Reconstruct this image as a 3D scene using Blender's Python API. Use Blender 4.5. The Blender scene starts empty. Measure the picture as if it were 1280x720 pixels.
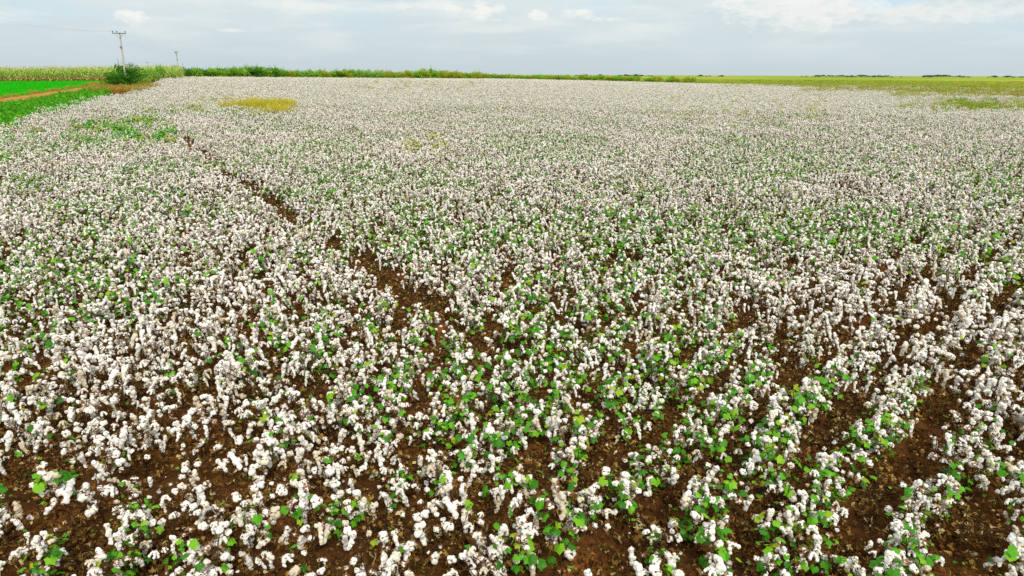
import bpy, bmesh, math, random
import numpy as np
from mathutils import Vector, Matrix, Euler, noise

R = math.radians
scene = bpy.context.scene
COL = scene.collection
random.seed(7)

# ------------------------------------------------------------------ camera
FPX, PITCH, CAM_H = 854.0, R(17.35), 4.3          # focal length in photo pixels (1280 wide)
cam_d = bpy.data.cameras.new("camera")
cam = bpy.data.objects.new("camera", cam_d)
COL.objects.link(cam)
scene.camera = cam
cam_d.sensor_width = 36.0
cam_d.lens = 36.0 * FPX / 1280.0
cam_d.clip_start, cam_d.clip_end = 0.1, 20000
cam.matrix_world = Matrix.Translation((0, 0, CAM_H)) @ Matrix.Rotation(R(90) - PITCH, 4, 'X') @ Matrix.Rotation(R(0.17), 4, 'Z')
CAM_M = cam.matrix_world.copy()
CAM_I = CAM_M.inverted()

# ------------------------------------------------------------------ light
SUN_EL, SUN_AZ = R(44), R(163)                     # azimuth clockwise from +Y
world = bpy.data.worlds.new("World")
scene.world = world
world.use_nodes = True
WT = world.node_tree
WT.nodes.clear()


def wn(kind, **kw):
    n = WT.nodes.new(kind)
    for k, v in kw.items():
        if k.startswith('i_'):
            key = k[2:]
            n.inputs[int(key) if key.isdigit() else key].default_value = v
        else:
            setattr(n, k, v)
    return n


def wl(a, b):
    WT.links.new(a, b)


def build_sky():
    out = wn('ShaderNodeOutputWorld')
    bg = wn('ShaderNodeBackground')
    bg.inputs['Strength'].default_value = 0.1
    wl(bg.outputs[0], out.inputs[0])
    sky = wn('ShaderNodeTexSky', sky_type='NISHITA', sun_disc=False)
    sky.sun_elevation, sky.sun_rotation = SUN_EL, SUN_AZ
    sky.altitude, sky.air_density, sky.dust_density = 0, 1.0, 2.5
    tc = wn('ShaderNodeTexCoord')
    sep = wn('ShaderNodeSeparateXYZ')
    wl(tc.outputs['Generated'], sep.inputs[0])

    def noise_tex(scale, det, sx, sy, sz, off=(0, 0, 0), rough=.55):
        m = wn('ShaderNodeMapping')
        m.inputs['Scale'].default_value = (sx, sy, sz)
        m.inputs['Location'].default_value = off
        wl(tc.outputs['Generated'], m.inputs[0])
        t = wn('ShaderNodeTexNoise')
        t.inputs['Scale'].default_value = scale
        t.inputs['Detail'].default_value = det
        t.inputs['Roughness'].default_value = rough
        wl(m.outputs[0], t.inputs['Vector'])
        return t.outputs['Fac']

    def ramp(fac, stops):
        r = wn('ShaderNodeValToRGB')
        el = r.color_ramp.elements
        while len(el) < len(stops):
            el.new(.5)
        for e, (p, c) in zip(el, stops):
            e.position, e.color = p, (*c, 1)
        wl(fac, r.inputs[0])
        return r.outputs['Color']

    def mix(fac, a, b, typ='MIX'):
        m = wn('ShaderNodeMix', data_type='RGBA', blend_type=typ)
        if isinstance(fac, float):
            m.inputs[0].default_value = fac
        else:
            wl(fac, m.inputs[0])
        for s, v in ((6, a), (7, b)):
            if isinstance(v, tuple):
                m.inputs[s].default_value = (*v, 1)
            else:
                wl(v, m.inputs[s])
        return m.outputs[2]

    def math_(op, a, b=None, c=None, clamp=False):
        m = wn('ShaderNodeMath', operation=op, use_clamp=clamp)
        for i, v in enumerate((a, b, c)):
            if v is None:
                continue
            if isinstance(v, (int, float)):
                m.inputs[i].default_value = v
            else:
                wl(v, m.inputs[i])
        return m.outputs[0]

    # pale overcast veil, a touch bluer near the horizon, whiter higher up
    z = sep.outputs['Z']
    veil = ramp(math_('MULTIPLY', z, 1.0, clamp=True), [(0, (6.1, 7.05, 7.4)), (.035, (6.5, 7.5, 7.9)), (.09, (7.3, 8.2, 8.35)), (.2, (7.7, 8.4, 8.5)), (.5, (10.6, 10.8, 10.6)), (1, (12.8, 12.9, 12.5))])
    # broad stretched cloud banks
    n1 = noise_tex(3.2, 7, 1, 1, 7.5, (1.3, .2, .4))
    n2 = noise_tex(9.0, 6, 1, 1, 6.0, (4.1, .7, 2.2))
    n3 = noise_tex(52.0, 6, 1, 1, 2.2, (2.0, 1.1, .3), .65)
    grey = ramp(n1, [(.40, (0, 0, 0)), (.62, (1, 1, 1))])
    col = mix(math_('MULTIPLY', grey, .42), veil, (5.9, 6.85, 7.4))
    white = ramp(n2, [(.46, (0, 0, 0)), (.66, (1, 1, 1))])
    hi = math_('MULTIPLY', math_('SUBTRACT', math_('MULTIPLY', z, 18.0), .2, clamp=True), white)
    col = mix(math_('MULTIPLY', hi, .85), col, (8.3, 8.8, 8.6))
    # separate small cumulus heads: (photo x, y, half width, half height, strength)
    heads = [(165, 21, 17, 9, 1.0), (606, 14, 24, 11, 1.0), (566, 10, 12, 5, .9), (672, 19, 13, 7, .9), (722, 17, 22, 6, .95), (762, 24, 18, 4.5, 1.0),
             (285, 38, 16, 3, .7), (920, 3, 28, 8, .9), (1010, 12, 90, 22, .75), (1180, 15, 110, 12, .6), (530, 4, 45, 8, .6), (380, 6, 60, 10, .45)]
    edge = math_('MULTIPLY', math_('SUBTRACT', n3, .5), 4.2)

    def spots_of(lst):
        tot = None
        for hx, hy, hw, hh, s in lst:
            d = (CAM_M.to_3x3() @ Vector(((hx - 640) / FPX, (360 - hy) / FPX, -1))).normalized()
            right = Vector((d.y, -d.x, 0)).normalized()
            vm = wn('ShaderNodeVectorMath', operation='DOT_PRODUCT')
            wl(tc.outputs['Generated'], vm.inputs[0])
            vm.inputs[1].default_value = right
            a = math_('DIVIDE', vm.outputs['Value'], hw / FPX)
            b = math_('DIVIDE', math_('SUBTRACT', z, d.z), hh / FPX)
            q = math_('ADD', math_('MULTIPLY', a, a), math_('MULTIPLY', b, b))
            v = math_('MULTIPLY', math_('ADD', math_('SUBTRACT', 1.0, q), edge, clamp=True), s)
            fwd = wn('ShaderNodeVectorMath', operation='DOT_PRODUCT')
            wl(tc.outputs['Generated'], fwd.inputs[0])
            fwd.inputs[1].default_value = d
            v = math_('MULTIPLY', v, math_('GREATER_THAN', fwd.outputs['Value'], .8))
            tot = v if tot is None else math_('MAXIMUM', tot, v)
        return tot

    breaks = [(1108, 3, 34, 8, .85), (742, 9, 60, 10, .30), (445, 22, 50, 22, .22), (30, 14, 80, 14, .30), (1255, 30, 40, 20, .2)]
    col = mix(spots_of(breaks), col, (5.5, 8.1, 9.6))
    tot = spots_of(heads)
    col = mix(math_('MULTIPLY', tot, .95), col, (9.6, 9.6, 9.2))
    # thin gaps where the blue shows
    gap = ramp(noise_tex(5.5, 4, 1, 1, 6, (7.7, 3.1, 1.9)), [(.60, (0, 0, 0)), (.70, (1, 1, 1))])
    gapz = math_('MULTIPLY', math_('SUBTRACT', math_('MULTIPLY', z, 14.0), .9, clamp=True), gap)
    blue = mix(.5, sky.outputs[0], (4.9, 8.2, 9.8))
    col = mix(math_('MULTIPLY', gapz, .75), col, blue)
    col = mix(.06, col, sky.outputs[0])
    wl(col, bg.inputs['Color'])


build_sky()
sun_d = bpy.data.lights.new("sun", 'SUN')
sun_d.energy, sun_d.angle, sun_d.color = 3.0, R(10), (1, .93, .80)
sun = bpy.data.objects.new("sun", sun_d)
COL.objects.link(sun)
sd = Vector((math.sin(SUN_AZ) * math.cos(SUN_EL), math.cos(SUN_AZ) * math.cos(SUN_EL), math.sin(SUN_EL)))
sun.rotation_euler = sd.to_track_quat('Z', 'Y').to_euler()
vs = scene.view_settings
vs.view_transform, vs.look, vs.exposure, vs.gamma, vs.use_curve_mapping = 'Standard', 'None', 0.0, 1.0, False
scene.cycles.max_bounces = 6
scene.cycles.diffuse_bounces = 3
scene.cycles.transmission_bounces = 3
scene.cycles.use_denoising = False

# ------------------------------------------------------------------ terrain
AZ_K = [-90, -60, -37, -25, 0, 15, 37, 60, 90]
AZ_V = [2.2, 2.4, 2.55, 2.95, 2.2, 1.25, .9, .8, .8]


def terrain(x, y):
    x, y = np.asarray(x, float), np.asarray(y, float)
    r = np.hypot(x, y)
    az = np.degrees(np.arctan2(x, y))
    a = np.interp(az, AZ_K, AZ_V)
    back = np.clip((np.abs(az) - 90) / 60, 0, 1)
    a = a * (1 - back) + .8 * back
    s = np.clip((r - 25) / 140, 0, 1)
    s = s * s * (3 - 2 * s)
    f = np.clip((r - 330) / 500, 0, 1)
    f = f * f * (3 - 2 * f)
    return s * (a * (1 - f) + .9 * f)


def T(x, y):
    return float(terrain(x, y))


def at(px, py, h=0.0):
    """Ground point (h above the ground) seen at a pixel of the photograph."""
    d = CAM_M.to_3x3() @ Vector(((px - 640) / FPX, (360 - py) / FPX, -1))
    lo = 2.0
    t = 5.0
    while t < 4000:
        p = d * t
        if CAM_H + p.z < T(p.x, p.y) + h:
            break
        lo = t
        t *= 1.035
    hi = t
    for _ in range(18):
        m = (lo + hi) / 2
        p = d * m
        if CAM_H + p.z < T(p.x, p.y) + h:
            hi = m
        else:
            lo = m
    p = d * hi
    return Vector((p.x, p.y, T(p.x, p.y)))


def far(px, Y):
    """Ground point at forward distance Y under photo column px (near the horizon)."""
    x = (px - 640) / 894.0 * Y
    return Vector((x, Y, T(x, Y)))


def to_px(x, y, z):
    v = CAM_I @ Vector((x, y, z))
    if v.z > -.1:
        return (-9999, -9999)
    return (640 + FPX * v.x / -v.z, 360 - FPX * v.y / -v.z)


def inside(poly, x, y):
    c = False
    n = len(poly)
    j = n - 1
    for i in range(n):
        xi, yi = poly[i][0], poly[i][1]
        xj, yj = poly[j][0], poly[j][1]
        if (yi > y) != (yj > y) and x < (xj - xi) * (y - yi) / (yj - yi) + xi:
            c = not c
        j = i
    return c


def nz(x, y, s=1.0, o=0.0):
    return noise.noise((x * s + o, y * s - o, o * 1.7))


# ------------------------------------------------------------------ helpers
class MB:
    """Collects triangles; build() links them as ONE mesh object."""

    def __init__(self):
        self.V, self.F, self.M, self.S, self.n = [], [], [], [], 0

    def add(self, v, f, mat=0, smooth=False):
        v = np.asarray(v, float).reshape(-1, 3)
        f = np.asarray(f, int).reshape(-1, 3)
        self.V.append(v)
        self.F.append(f + self.n)
        self.M.append(np.full(len(f), mat) if np.isscalar(mat) else np.asarray(mat))
        self.S.append(np.full(len(f), smooth))
        self.n += len(v)

    def quads(self, v, q, mat=0, smooth=False):
        q = np.asarray(q, int).reshape(-1, 4)
        self.add(v, np.concatenate([q[:, [0, 1, 2]], q[:, [0, 2, 3]]]), mat, smooth)

    def tube(self, pts, rad, n=6, mat=0, smooth=True):
        pts = [Vector(p) for p in pts]
        vs_ = []
        for i, p in enumerate(pts):
            t = (pts[min(i + 1, len(pts) - 1)] - pts[max(i - 1, 0)]).normalized()
            a = t.cross(Vector((0, 0, 1)) if abs(t.z) < .9 else Vector((1, 0, 0))).normalized()
            b = t.cross(a)
            r = rad[i] if hasattr(rad, '__len__') else rad
            for k in range(n):
                g = 2 * math.pi * k / n
                vs_.append(p + a * (r * math.cos(g)) + b * (r * math.sin(g)))
        q = []
        for i in range(len(pts) - 1):
            for k in range(n):
                q.append((i * n + k, i * n + (k + 1) % n, (i + 1) * n + (k + 1) % n, (i + 1) * n + k))
        self.quads(np.array([tuple(v) for v in vs_]), q, mat, smooth)
        for base, rev in ((0, False), ((len(pts) - 1) * n, True)):
            f = [(base, base + k, base + k + 1) if rev else (base, base + k + 1, base + k) for k in range(1, n - 1)]
            self.add([tuple(v) for v in vs_], f, mat)

    def box(self, c, s, mat=0):
        x, y, z = s[0] / 2, s[1] / 2, s[2] / 2
        v = np.array([(a, b, d) for a in (-x, x) for b in (-y, y) for d in (-z, z)]) + np.array(c)
        self.quads(v, [(0, 1, 3, 2), (4, 6, 7, 5), (0, 4, 5, 1), (2, 3, 7, 6), (0, 2, 6, 4), (1, 5, 7, 3)], mat)

    def mesh(self, name, mats):
        me = bpy.data.meshes.new(name)
        V, F = np.concatenate(self.V), np.concatenate(self.F)
        me.vertices.add(len(V))
        me.vertices.foreach_set('co', V.ravel())
        me.loops.add(len(F) * 3)
        me.loops.foreach_set('vertex_index', F.ravel().astype(np.int32))
        me.polygons.add(len(F))
        me.polygons.foreach_set('loop_start', np.arange(0, len(F) * 3, 3, dtype=np.int32))
        me.polygons.foreach_set('material_index', np.concatenate(self.M).astype(np.int32))
        me.polygons.foreach_set('use_smooth', np.concatenate(self.S))
        for m in (mats if isinstance(mats, (list, tuple)) else [mats]):
            me.materials.append(m)
        me.update(calc_edges=True)
        me.validate()
        return me

    def build(self, name, mats, parent=None, loc=(0, 0, 0)):
        return obj(name, self.mesh(name, mats), parent, loc)


def obj(name, mesh, parent=None, loc=(0, 0, 0), rot=(0, 0, 0), scl=(1, 1, 1)):
    o = bpy.data.objects.new(name, mesh)
    COL.objects.link(o)
    o.location, o.rotation_euler, o.scale = loc, rot, scl
    o.parent = parent
    return o


def tag(o, label=None, cat=None, group=None, kind=None):
    for k, v in (('label', label), ('category', cat), ('group', group), ('kind', kind)):
        if v:
            o[k] = v
    return o


def thing(name, label, cat, loc=(0, 0, 0), rz=0.0, group=None):
    o = bpy.data.objects.new(name, None)
    COL.objects.link(o)
    o.empty_display_size = .1
    o.location, o.rotation_euler = loc, (0, 0, rz)
    return tag(o, label, cat, group)


def material(name, stops, rough=.8, island=False, scale=3.0, detail=6, bump=0.0, bump_scale=40, trans=0.0, coord='Object', stretch=(1, 1, 1), both=False, spec=.2, objrand=False):
    """Colour ramp driven by noise (coord space) and/or by a random value per leaf."""
    m = bpy.data.materials.new(name)
    m.use_nodes = True
    nt = m.node_tree
    N, L = nt.nodes, nt.links
    b = N['Principled BSDF']
    b.inputs['Roughness'].default_value = rough
    b.inputs['Specular IOR Level'].default_value = spec
    if trans:
        tr = N.new('ShaderNodeBsdfTranslucent')
        mx = N.new('ShaderNodeMixShader')
        mx.inputs[0].default_value = trans
        L.new(b.outputs[0], mx.inputs[1])
        L.new(tr.outputs[0], mx.inputs[2])
        L.new(mx.outputs[0], N['Material Output'].inputs['Surface'])
    r = N.new('ShaderNodeValToRGB')
    el = r.color_ramp.elements
    while len(el) < len(stops):
        el.new(.5)
    for e, (p, c) in zip(el, stops):
        e.position, e.color = p, (*c, 1)
    tc = N.new('ShaderNodeTexCoord')
    mp = N.new('ShaderNodeMapping')
    mp.inputs['Scale'].default_value = stretch
    if coord == 'World':
        g = N.new('ShaderNodeNewGeometry')
        L.new(g.outputs['Position'], mp.inputs[0])
    else:
        L.new(tc.outputs['Object'], mp.inputs[0])
    fac = None
    if island:
        g = N.new('ShaderNodeNewGeometry')
        fac = g.outputs['Random Per Island']
    if objrand:
        oi = N.new('ShaderNodeObjectInfo')
        if fac is None:
            fac = oi.outputs['Random']
        else:
            ad = N.new('ShaderNodeMath')
            ad.operation = 'ADD'
            fr = N.new('ShaderNodeMath')
            fr.operation = 'FRACT'
            L.new(fac, ad.inputs[0])
            L.new(oi.outputs['Random'], ad.inputs[1])
            L.new(ad.outputs[0], fr.inputs[0])
            fac = fr.outputs[0]
    if not island and not objrand or both:
        t = N.new('ShaderNodeTexNoise')
        t.inputs['Scale'].default_value = scale
        t.inputs['Detail'].default_value = detail
        t.inputs['Roughness'].default_value = .6
        L.new(mp.outputs[0], t.inputs['Vector'])
        if fac is None:
            fac = t.outputs['Fac']
        else:
            mm = N.new('ShaderNodeMix')
            mm.data_type = 'FLOAT'
            mm.inputs[0].default_value = .5
            L.new(fac, mm.inputs[2])
            L.new(t.outputs['Fac'], mm.inputs[3])
            fac = mm.outputs[0]
    L.new(fac, r.inputs[0])
    L.new(r.outputs[0], b.inputs['Base Color'])
    if trans:
        L.new(r.outputs[0], tr.inputs['Color'])
    if bump:
        tb = N.new('ShaderNodeTexNoise')
        tb.inputs['Scale'].default_value = bump_scale
        tb.inputs['Detail'].default_value = 5
        L.new(mp.outputs[0], tb.inputs['Vector'])
        bp = N.new('ShaderNodeBump')
        bp.inputs['Strength'].default_value = bump
        bp.inputs['Distance'].default_value = .05 if bump > .7 else .02
        L.new(tb.outputs['Fac'], bp.inputs['Height'])
        L.new(bp.outputs[0], b.inputs['Normal'])
    return m


M = {}
M['soil'] = material('soil', [(.25, (.034, .015, .005)), (.45, (.075, .031, .009)), (.58, (.145, .054, .013)), (.70, (.27, .092, .019))], .95, scale=1.1, detail=10, bump=.8, bump_scale=14, coord='World', spec=.05)
M['far_soil'] = M['soil']
M['fluff'] = material('cotton_fluff', [(0, (.60, .51, .36)), (.09, (.74, .67, .53)), (.2, (.86, .815, .73)), (.45, (.91, .88, .82)), (1, (.92, .90, .86))], .95, island=True, bump=.25, bump_scale=160, trans=.14, spec=.02, objrand=True)
M['husk'] = material('dry_husk', [(0, (.10, .045, .02)), (.5, (.20, .10, .05)), (1, (.36, .22, .12))], .85, island=True, spec=.1)
M['stem'] = material('dry_stem', [(.3, (.035, .018, .010)), (.6, (.075, .035, .018)), (.8, (.13, .07, .035))], .85, scale=8, spec=.1)
M['leaf'] = material('cotton_leaf', [(0, (.030, .15, .004)), (.35, (.058, .28, .005)), (.62, (.11, .42, .008)), (.88, (.22, .50, .013)), (1, (.36, .46, .018))], .55, island=True, trans=.3, objrand=True, spec=.3)
M['dry_leaf'] = material('dry_leaf', [(0, (.030, .016, .004)), (.42, (.09, .044, .010)), (.72, (.18, .092, .020)), (.9, (.31, .19, .05)), (1, (.52, .43, .23))], .9, island=True, objrand=True, spec=.08)
M['grass_yellow'] = material('dry_grass_blade', [(0, (.34, .30, .016)), (.4, (.58, .50, .03)), (.8, (.74, .64, .08)), (1, (.42, .50, .04))], .8, island=True, trans=.25, spec=.1)
M['grass_olive'] = material('olive_grass_blade', [(0, (.16, .21, .025)), (.4, (.32, .40, .04)), (.75, (.46, .50, .08)), (1, (.52, .42, .14))], .8, island=True, trans=.25, objrand=True, spec=.1)
M['grass_red'] = material('russet_grass_blade', [(0, (.26, .13, .03)), (.5, (.46, .24, .05)), (1, (.50, .38, .07))], .8, island=True, trans=.25, objrand=True, spec=.1)
M['weed'] = material('weed_leaf', [(0, (.03, .20, .006)), (.5, (.06, .40, .008)), (.85, (.15, .50, .012)), (1, (.40, .52, .03))], .65, island=True, trans=.3, objrand=True, spec=.15)
M['crop'] = material('crop_blade', [(0, (.012, .32, .003)), (.5, (.022, .52, .004)), (1, (.05, .62, .008))], .7, island=True, trans=.3, spec=.15)
M['crop_ground'] = material('crop_ground', [(.3, (.012, .34, .004)), (.7, (.03, .46, .006))], .9, scale=1.4, coord='World', spec=.05)
M['track'] = material('track_earth', [(.3, (.33, .14, .035)), (.55, (.47, .215, .06)), (.8, (.56, .30, .11))], .95, scale=.9, coord='World', bump=.4, bump_scale=5, spec=.05)
M['pasture'] = material('pasture', [(.32, (.06, .15, .02)), (.43, (.17, .29, .025)), (.5, (.28, .35, .035)), (.57, (.38, .36, .07)), (.66, (.18, .31, .035))], .95, scale=.0065, detail=9, coord='World', stretch=(.45, 1, 1), spec=.03)
M['shrub_dark'] = material('dark_shrub_leaf', [(0, (.022, .10, .008)), (.5, (.05, .21, .013)), (1, (.10, .30, .018))], .7, island=True, trans=.25, spec=.15)
M['shrub_mid'] = material('green_shrub_leaf', [(0, (.10, .25, .012)), (.5, (.22, .48, .02)), (1, (.40, .62, .05))], .7, island=True, trans=.25, spec=.15)
M['shrub_olive'] = material('olive_shrub_leaf', [(0, (.18, .26, .012)), (.5, (.36, .46, .018)), (.9, (.50, .54, .03)), (1, (.52, .36, .05))], .7, island=True, trans=.25, spec=.15)
M['shrub_bright'] = material('bright_shrub_leaf', [(0, (.10, .34, .03)), (.5, (.24, .54, .05)), (1, (.54, .66, .16))], .7, island=True, trans=.3, spec=.15)
M['far_leaf'] = material('far_tree_leaf', [(0, (.05, .14, .07)), (1, (.10, .24, .12))], .8, island=True, trans=.2, spec=.1)  # distance haze painted in: leaf green paled towards blue
M['bark'] = material('bark', [(.3, (.05, .032, .02)), (.7, (.14, .10, .07))], .9, scale=6, spec=.1)
M['maize'] = material('maize_leaf', [(0, (.10, .30, .02)), (.4, (.28, .54, .05)), (.75, (.52, .68, .13)), (1, (.68, .72, .26))], .6, island=True, trans=.3, objrand=True, spec=.25)
M['maize_dry'] = material('maize_dry_leaf', [(0, (.36, .22, .06)), (1, (.74, .62, .24))], .8, island=True, trans=.2, spec=.1)
M['tassel'] = material('maize_tassel', [(0, (.50, .46, .22)), (1, (.70, .66, .42))], .8, island=True, spec=.1)
M['pole'] = material('pole_concrete', [(.3, (.40, .36, .32)), (.7, (.56, .52, .47))], .85, scale=2.5, bump=.2, bump_scale=20, stretch=(1, 1, .3))
M['steel'] = material('weathered_steel', [(.3, (.14, .14, .14)), (.7, (.24, .235, .23))], .55, scale=6)
M['porcelain'] = material('insulator_porcelain', [(.3, (.06, .035, .03)), (.7, (.10, .06, .05))], .25, scale=6, spec=.5)
M['wire'] = material('wire_aluminium', [(.3, (.20, .20, .21)), (.7, (.30, .30, .31))], .5, scale=2)

# ------------------------------------------------------------------ ground
FIELD = [at(-260, 206, .65), at(-60, 172, .65), at(0, 158, .65), at(19, 148, .65), at(50, 138, .65), at(79, 131, .65), at(112, 120.5, .65), at(140, 117, .65), at(165, 114.5, .65), at(192, 107.5, .65),
         far(206, 136), far(226, 160), far(250, 172), far(330, 182), far(420, 200), far(520, 225), far(640, 250), far(760, 235), far(900, 215),
         far(1060, 196), far(1280, 170), far(1500, 140), Vector((90, 20, 0)), Vector((60, -12, 0)), Vector((-60, -12, 0)), Vector((-60, 22, 0))]
YELLOW = [at(294, 138, .5), at(293, 127, .6), at(312, 123, .6), at(345, 126, .6), at(372, 127, .6), at(368, 139, .5), at(330, 139, .5)]


def in_yellow(x, y):
    return inside(YELLOW, x + 1.0 * nz(x, y, .16, 2.2) + 1.2 * nz(x, y, .5, 4.2), y + 7 * nz(x, y, .14, 7.1) + 3 * nz(x, y, .45, 1.3))


FIELD_FAR = [(-0.49, 150), (-.46, 160), (-.436, 172), (-.347, 182), (-.246, 200), (-.134, 225), (0, 250), (.134, 235), (.29, 215), (.47, 196), (.716, 170), (.96, 140)]


def far_edge(x, y):
    return np.interp(x / max(y, 1), [a for a, _ in FIELD_FAR], [b for _, b in FIELD_FAR])


def polar(radii, az0, az1, n, lift=0.0, clod=False, keep=None):
    az = np.radians(np.linspace(az0, az1, n))
    RR, AA = np.meshgrid(np.array(radii), az, indexing='ij')
    X, Y = RR * np.sin(AA), RR * np.cos(AA)
    Z = terrain(X, Y) + lift
    if clod:
        for i, r in enumerate(radii):
            if r < 45:
                amp = 1 - r / 60
                for j in range(n):
                    if abs(AA[i, j]) < 1.1:
                        x, y = X[i, j], Y[i, j]
                        u = x * math.cos(R(42)) - y * math.sin(R(42))
                        Z[i, j] += amp * (.04 * math.cos(2 * math.pi * u / .80) + .05 * noise.noise((x * 1.7, y * 1.7, 3)) + .045 * noise.noise((x * 5.5, y * 5.5, 1)) + .03 * noise.noise((x * 14, y * 14, 8)))
    V = np.stack([X, Y, Z], -1).reshape(-1, 3)
    I = np.arange(len(radii) * n).reshape(len(radii), n)
    q = np.stack([I[:-1, :-1], I[:-1, 1:], I[1:, 1:], I[1:, :-1]], -1).reshape(-1, 4)
    if keep is not None:
        c = V[q].mean(1)
        q = q[[keep(x, y) for x, y, _ in c]]
    mb = MB()
    mb.quads(V, q[:, ::-1], 0, True)
    return mb


radii = [.6]
while radii[-1] < 9000:
    radii.append(radii[-1] * (1.011 if radii[-1] < 30 else 1.03))
tag(polar(radii, -180, 180, 901, clod=True).build('ground', M['soil']), kind='structure')
rf = [120.0]
while rf[-1] < 8800:
    rf.append(rf[-1] * 1.012)
tag(polar(rf, -75, 80, 400, .05, keep=lambda x, y: y > 20 and y > far_edge(x, y) + 1.5 and math.hypot(x, y) > 120 and (x / y > -.47 or math.hypot(x, y) > 330)).build('pasture_ground', M['pasture']), kind='structure')

# young crop, dirt track and the weedy verge on the left
T_N = [at(-330, 171), at(-120, 145), at(0, 127.5), at(60, 118.3), at(122, 109), far(150, 132), far(196, 160), far(215, 185)]


def ribbon(pts, w, lift, name, mat, jit=0.0):
    P = []
    for a, b in zip(pts[:-1], pts[1:]):
        k = max(2, int((b - a).length / 2))
        P += [a.lerp(b, i / k) for i in range(k)]
    P.append(pts[-1])
    v, q = [], []
    for i, p in enumerate(P):
        d = (P[min(i + 1, len(P) - 1)] - P[max(i - 1, 0)])
        d.z = 0
        d.normalize()
        s = Vector((d.y, -d.x, 0))
        for t in (-1, -.33, .33, 1):
            c = p + s * (w / 2 * t + (jit * nz(p.x, p.y, .4, t) if abs(t) == 1 else 0))
            v.append((c.x, c.y, T(c.x, c.y) + lift))
        if i:
            for k in range(3):
                q.append((4 * i - 4 + k, 4 * i + k, 4 * i + k + 1, 4 * i - 3 + k))
    mb = MB()
    mb.quads(np.array(v), q, 0, True)
    return mb.build(name, mat)


tag(ribbon(T_N, 4.6, .03, 'dirt_track', M['track'], 1.0), kind='structure')


def track_x(y):
    return float(np.interp(y, [p.y for p in T_N], [p.x for p in T_N]))


MAIZE_Y = 136.0
CROP = [(track_x(40) - 2.4, 40)] + [(track_x(y) - 2.4, y) for y in range(50, int(MAIZE_Y), 5)] + [(-78, MAIZE_Y - 1.2), (-190, MAIZE_Y - 1.2), (-190, 40)]
gx = np.arange(-190, -40, 2.0)
gy = np.arange(40, MAIZE_Y, 2.0)
mb = MB()
v, q = [], []
for y in gy:
    x1 = track_x(y) - 2.4
    for i in range(31):
        x = -190 + (x1 + 190) * i / 30
        v.append((x, y, T(x, y) + .02))
for j in range(len(gy) - 1):
    for i in range(30):
        q.append((j * 31 + i, j * 31 + i + 1, j * 31 + i + 32, j * 31 + i + 31))
mb.quads(np.array(v), q, 0, True)
tag(mb.build('crop_field', M['crop_ground']), kind='structure')

# ------------------------------------------------------------------ cotton plants
def ico(sub):
    bm = bmesh.new()
    bmesh.ops.create_icosphere(bm, subdivisions=sub, radius=1)
    v = np.array([tuple(a.co) for a in bm.verts])
    f = np.array([[a.index for a in p.verts] for p in bm.faces])
    bm.free()
    return v, f


ICO = {1: ico(1), 2: ico(2), 3: ico(3)}
RNG = np.random.default_rng(11)


def rotm(rx, ry, rz):
    return np.array(Euler((rx, ry, rz)).to_matrix())


def lump(mb, c, rad, rot, seed, lod, amp=.34):
    v, f = ICO[lod]
    if lod > 1:
        s = np.array([1 + amp * noise.noise(Vector(p) * 1.7 + Vector((seed, seed * .7, 0))) + amp * .55 * noise.noise(Vector(p) * 4.2 + Vector((0, seed, 3))) for p in v])
        w = v * s[:, None]
    else:
        w = v
    w = (w * np.array(rad)) @ rot.T + np.array(c)
    mb.add(w, f, 0, True)


# boll kinds; each is a list of locks (centre, radii) hanging from the husk at the origin
def boll_spec(kind, seed):
    rg = random.Random(seed)
    L = []
    if kind == 'round':
        n = rg.choice((4, 4, 5))
        for k in range(n):
            a = 2 * math.pi * k / n + rg.uniform(-.3, .3)
            s = rg.uniform(.85, 1.15)
            L.append(((.024 * math.cos(a), .024 * math.sin(a), rg.uniform(-.018, .012)), (.025 * s, .025 * s, .031 * s)))
        L.append(((0, 0, .008), (.026, .026, .024)))
    elif kind == 'string':
        n = rg.randint(4, 7)
        x = y = z = 0.0
        for k in range(n):
            s = rg.uniform(.022, .034) * (1.1 - .06 * k)
            L.append(((x, y, z), (s, s, s * 1.25)))
            if k < 3:
                L.append(((x + rg.uniform(-.035, .035), y + rg.uniform(-.035, .035), z + rg.uniform(-.01, .01)), (s * .8, s * .8, s)))
            x += rg.uniform(-.016, .016)
            y += rg.uniform(-.016, .016)
            z -= rg.uniform(.026, .040)
    elif kind == 'open':
        n = rg.choice((3, 4))
        for k in range(n):
            a = 2 * math.pi * k / n + rg.uniform(-.4, .4)
            for t in range(3):
                L.append((((.016 + .017 * t) * math.cos(a), (.016 + .017 * t) * math.sin(a), -.010 * t * t + .005), (.021 - .002 * t,) * 2 + (.023,)))
    else:
        for k in range(3):
            a = 2 * math.pi * k / 3 + rg.uniform(-.4, .4)
            L.append(((.012 * math.cos(a), .012 * math.sin(a), 0), (.016, .016, .019)))
    return L


BOLLS = [('round', s) for s in range(5)] + [('string', 20 + s) for s in range(6)] + [('open', 40 + s) for s in range(3)] + [('small', 60 + s) for s in range(2)]
BSPEC = [boll_spec(k, s) for k, s in BOLLS]
IDX = {k: [i for i, b in enumerate(BOLLS) if b[0] == k] for k in ('round', 'string', 'open', 'small')}


def add_boll(mb, i, lod, husk=True):
    rg = random.Random(i)
    L = BSPEC[i]
    if lod == 1 and len(L) > 4:
        L = L[:2] + L[2::2]
    for k, (c, r) in enumerate(L):
        g = 1.0
        lump(mb, c, [a * g for a in r], rotm(rg.uniform(-.5, .5), rg.uniform(-.5, .5), rg.uniform(0, 6)), i * 9 + k * 3.1, lod)
    if husk:
        add_husk(mb, i)


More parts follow.
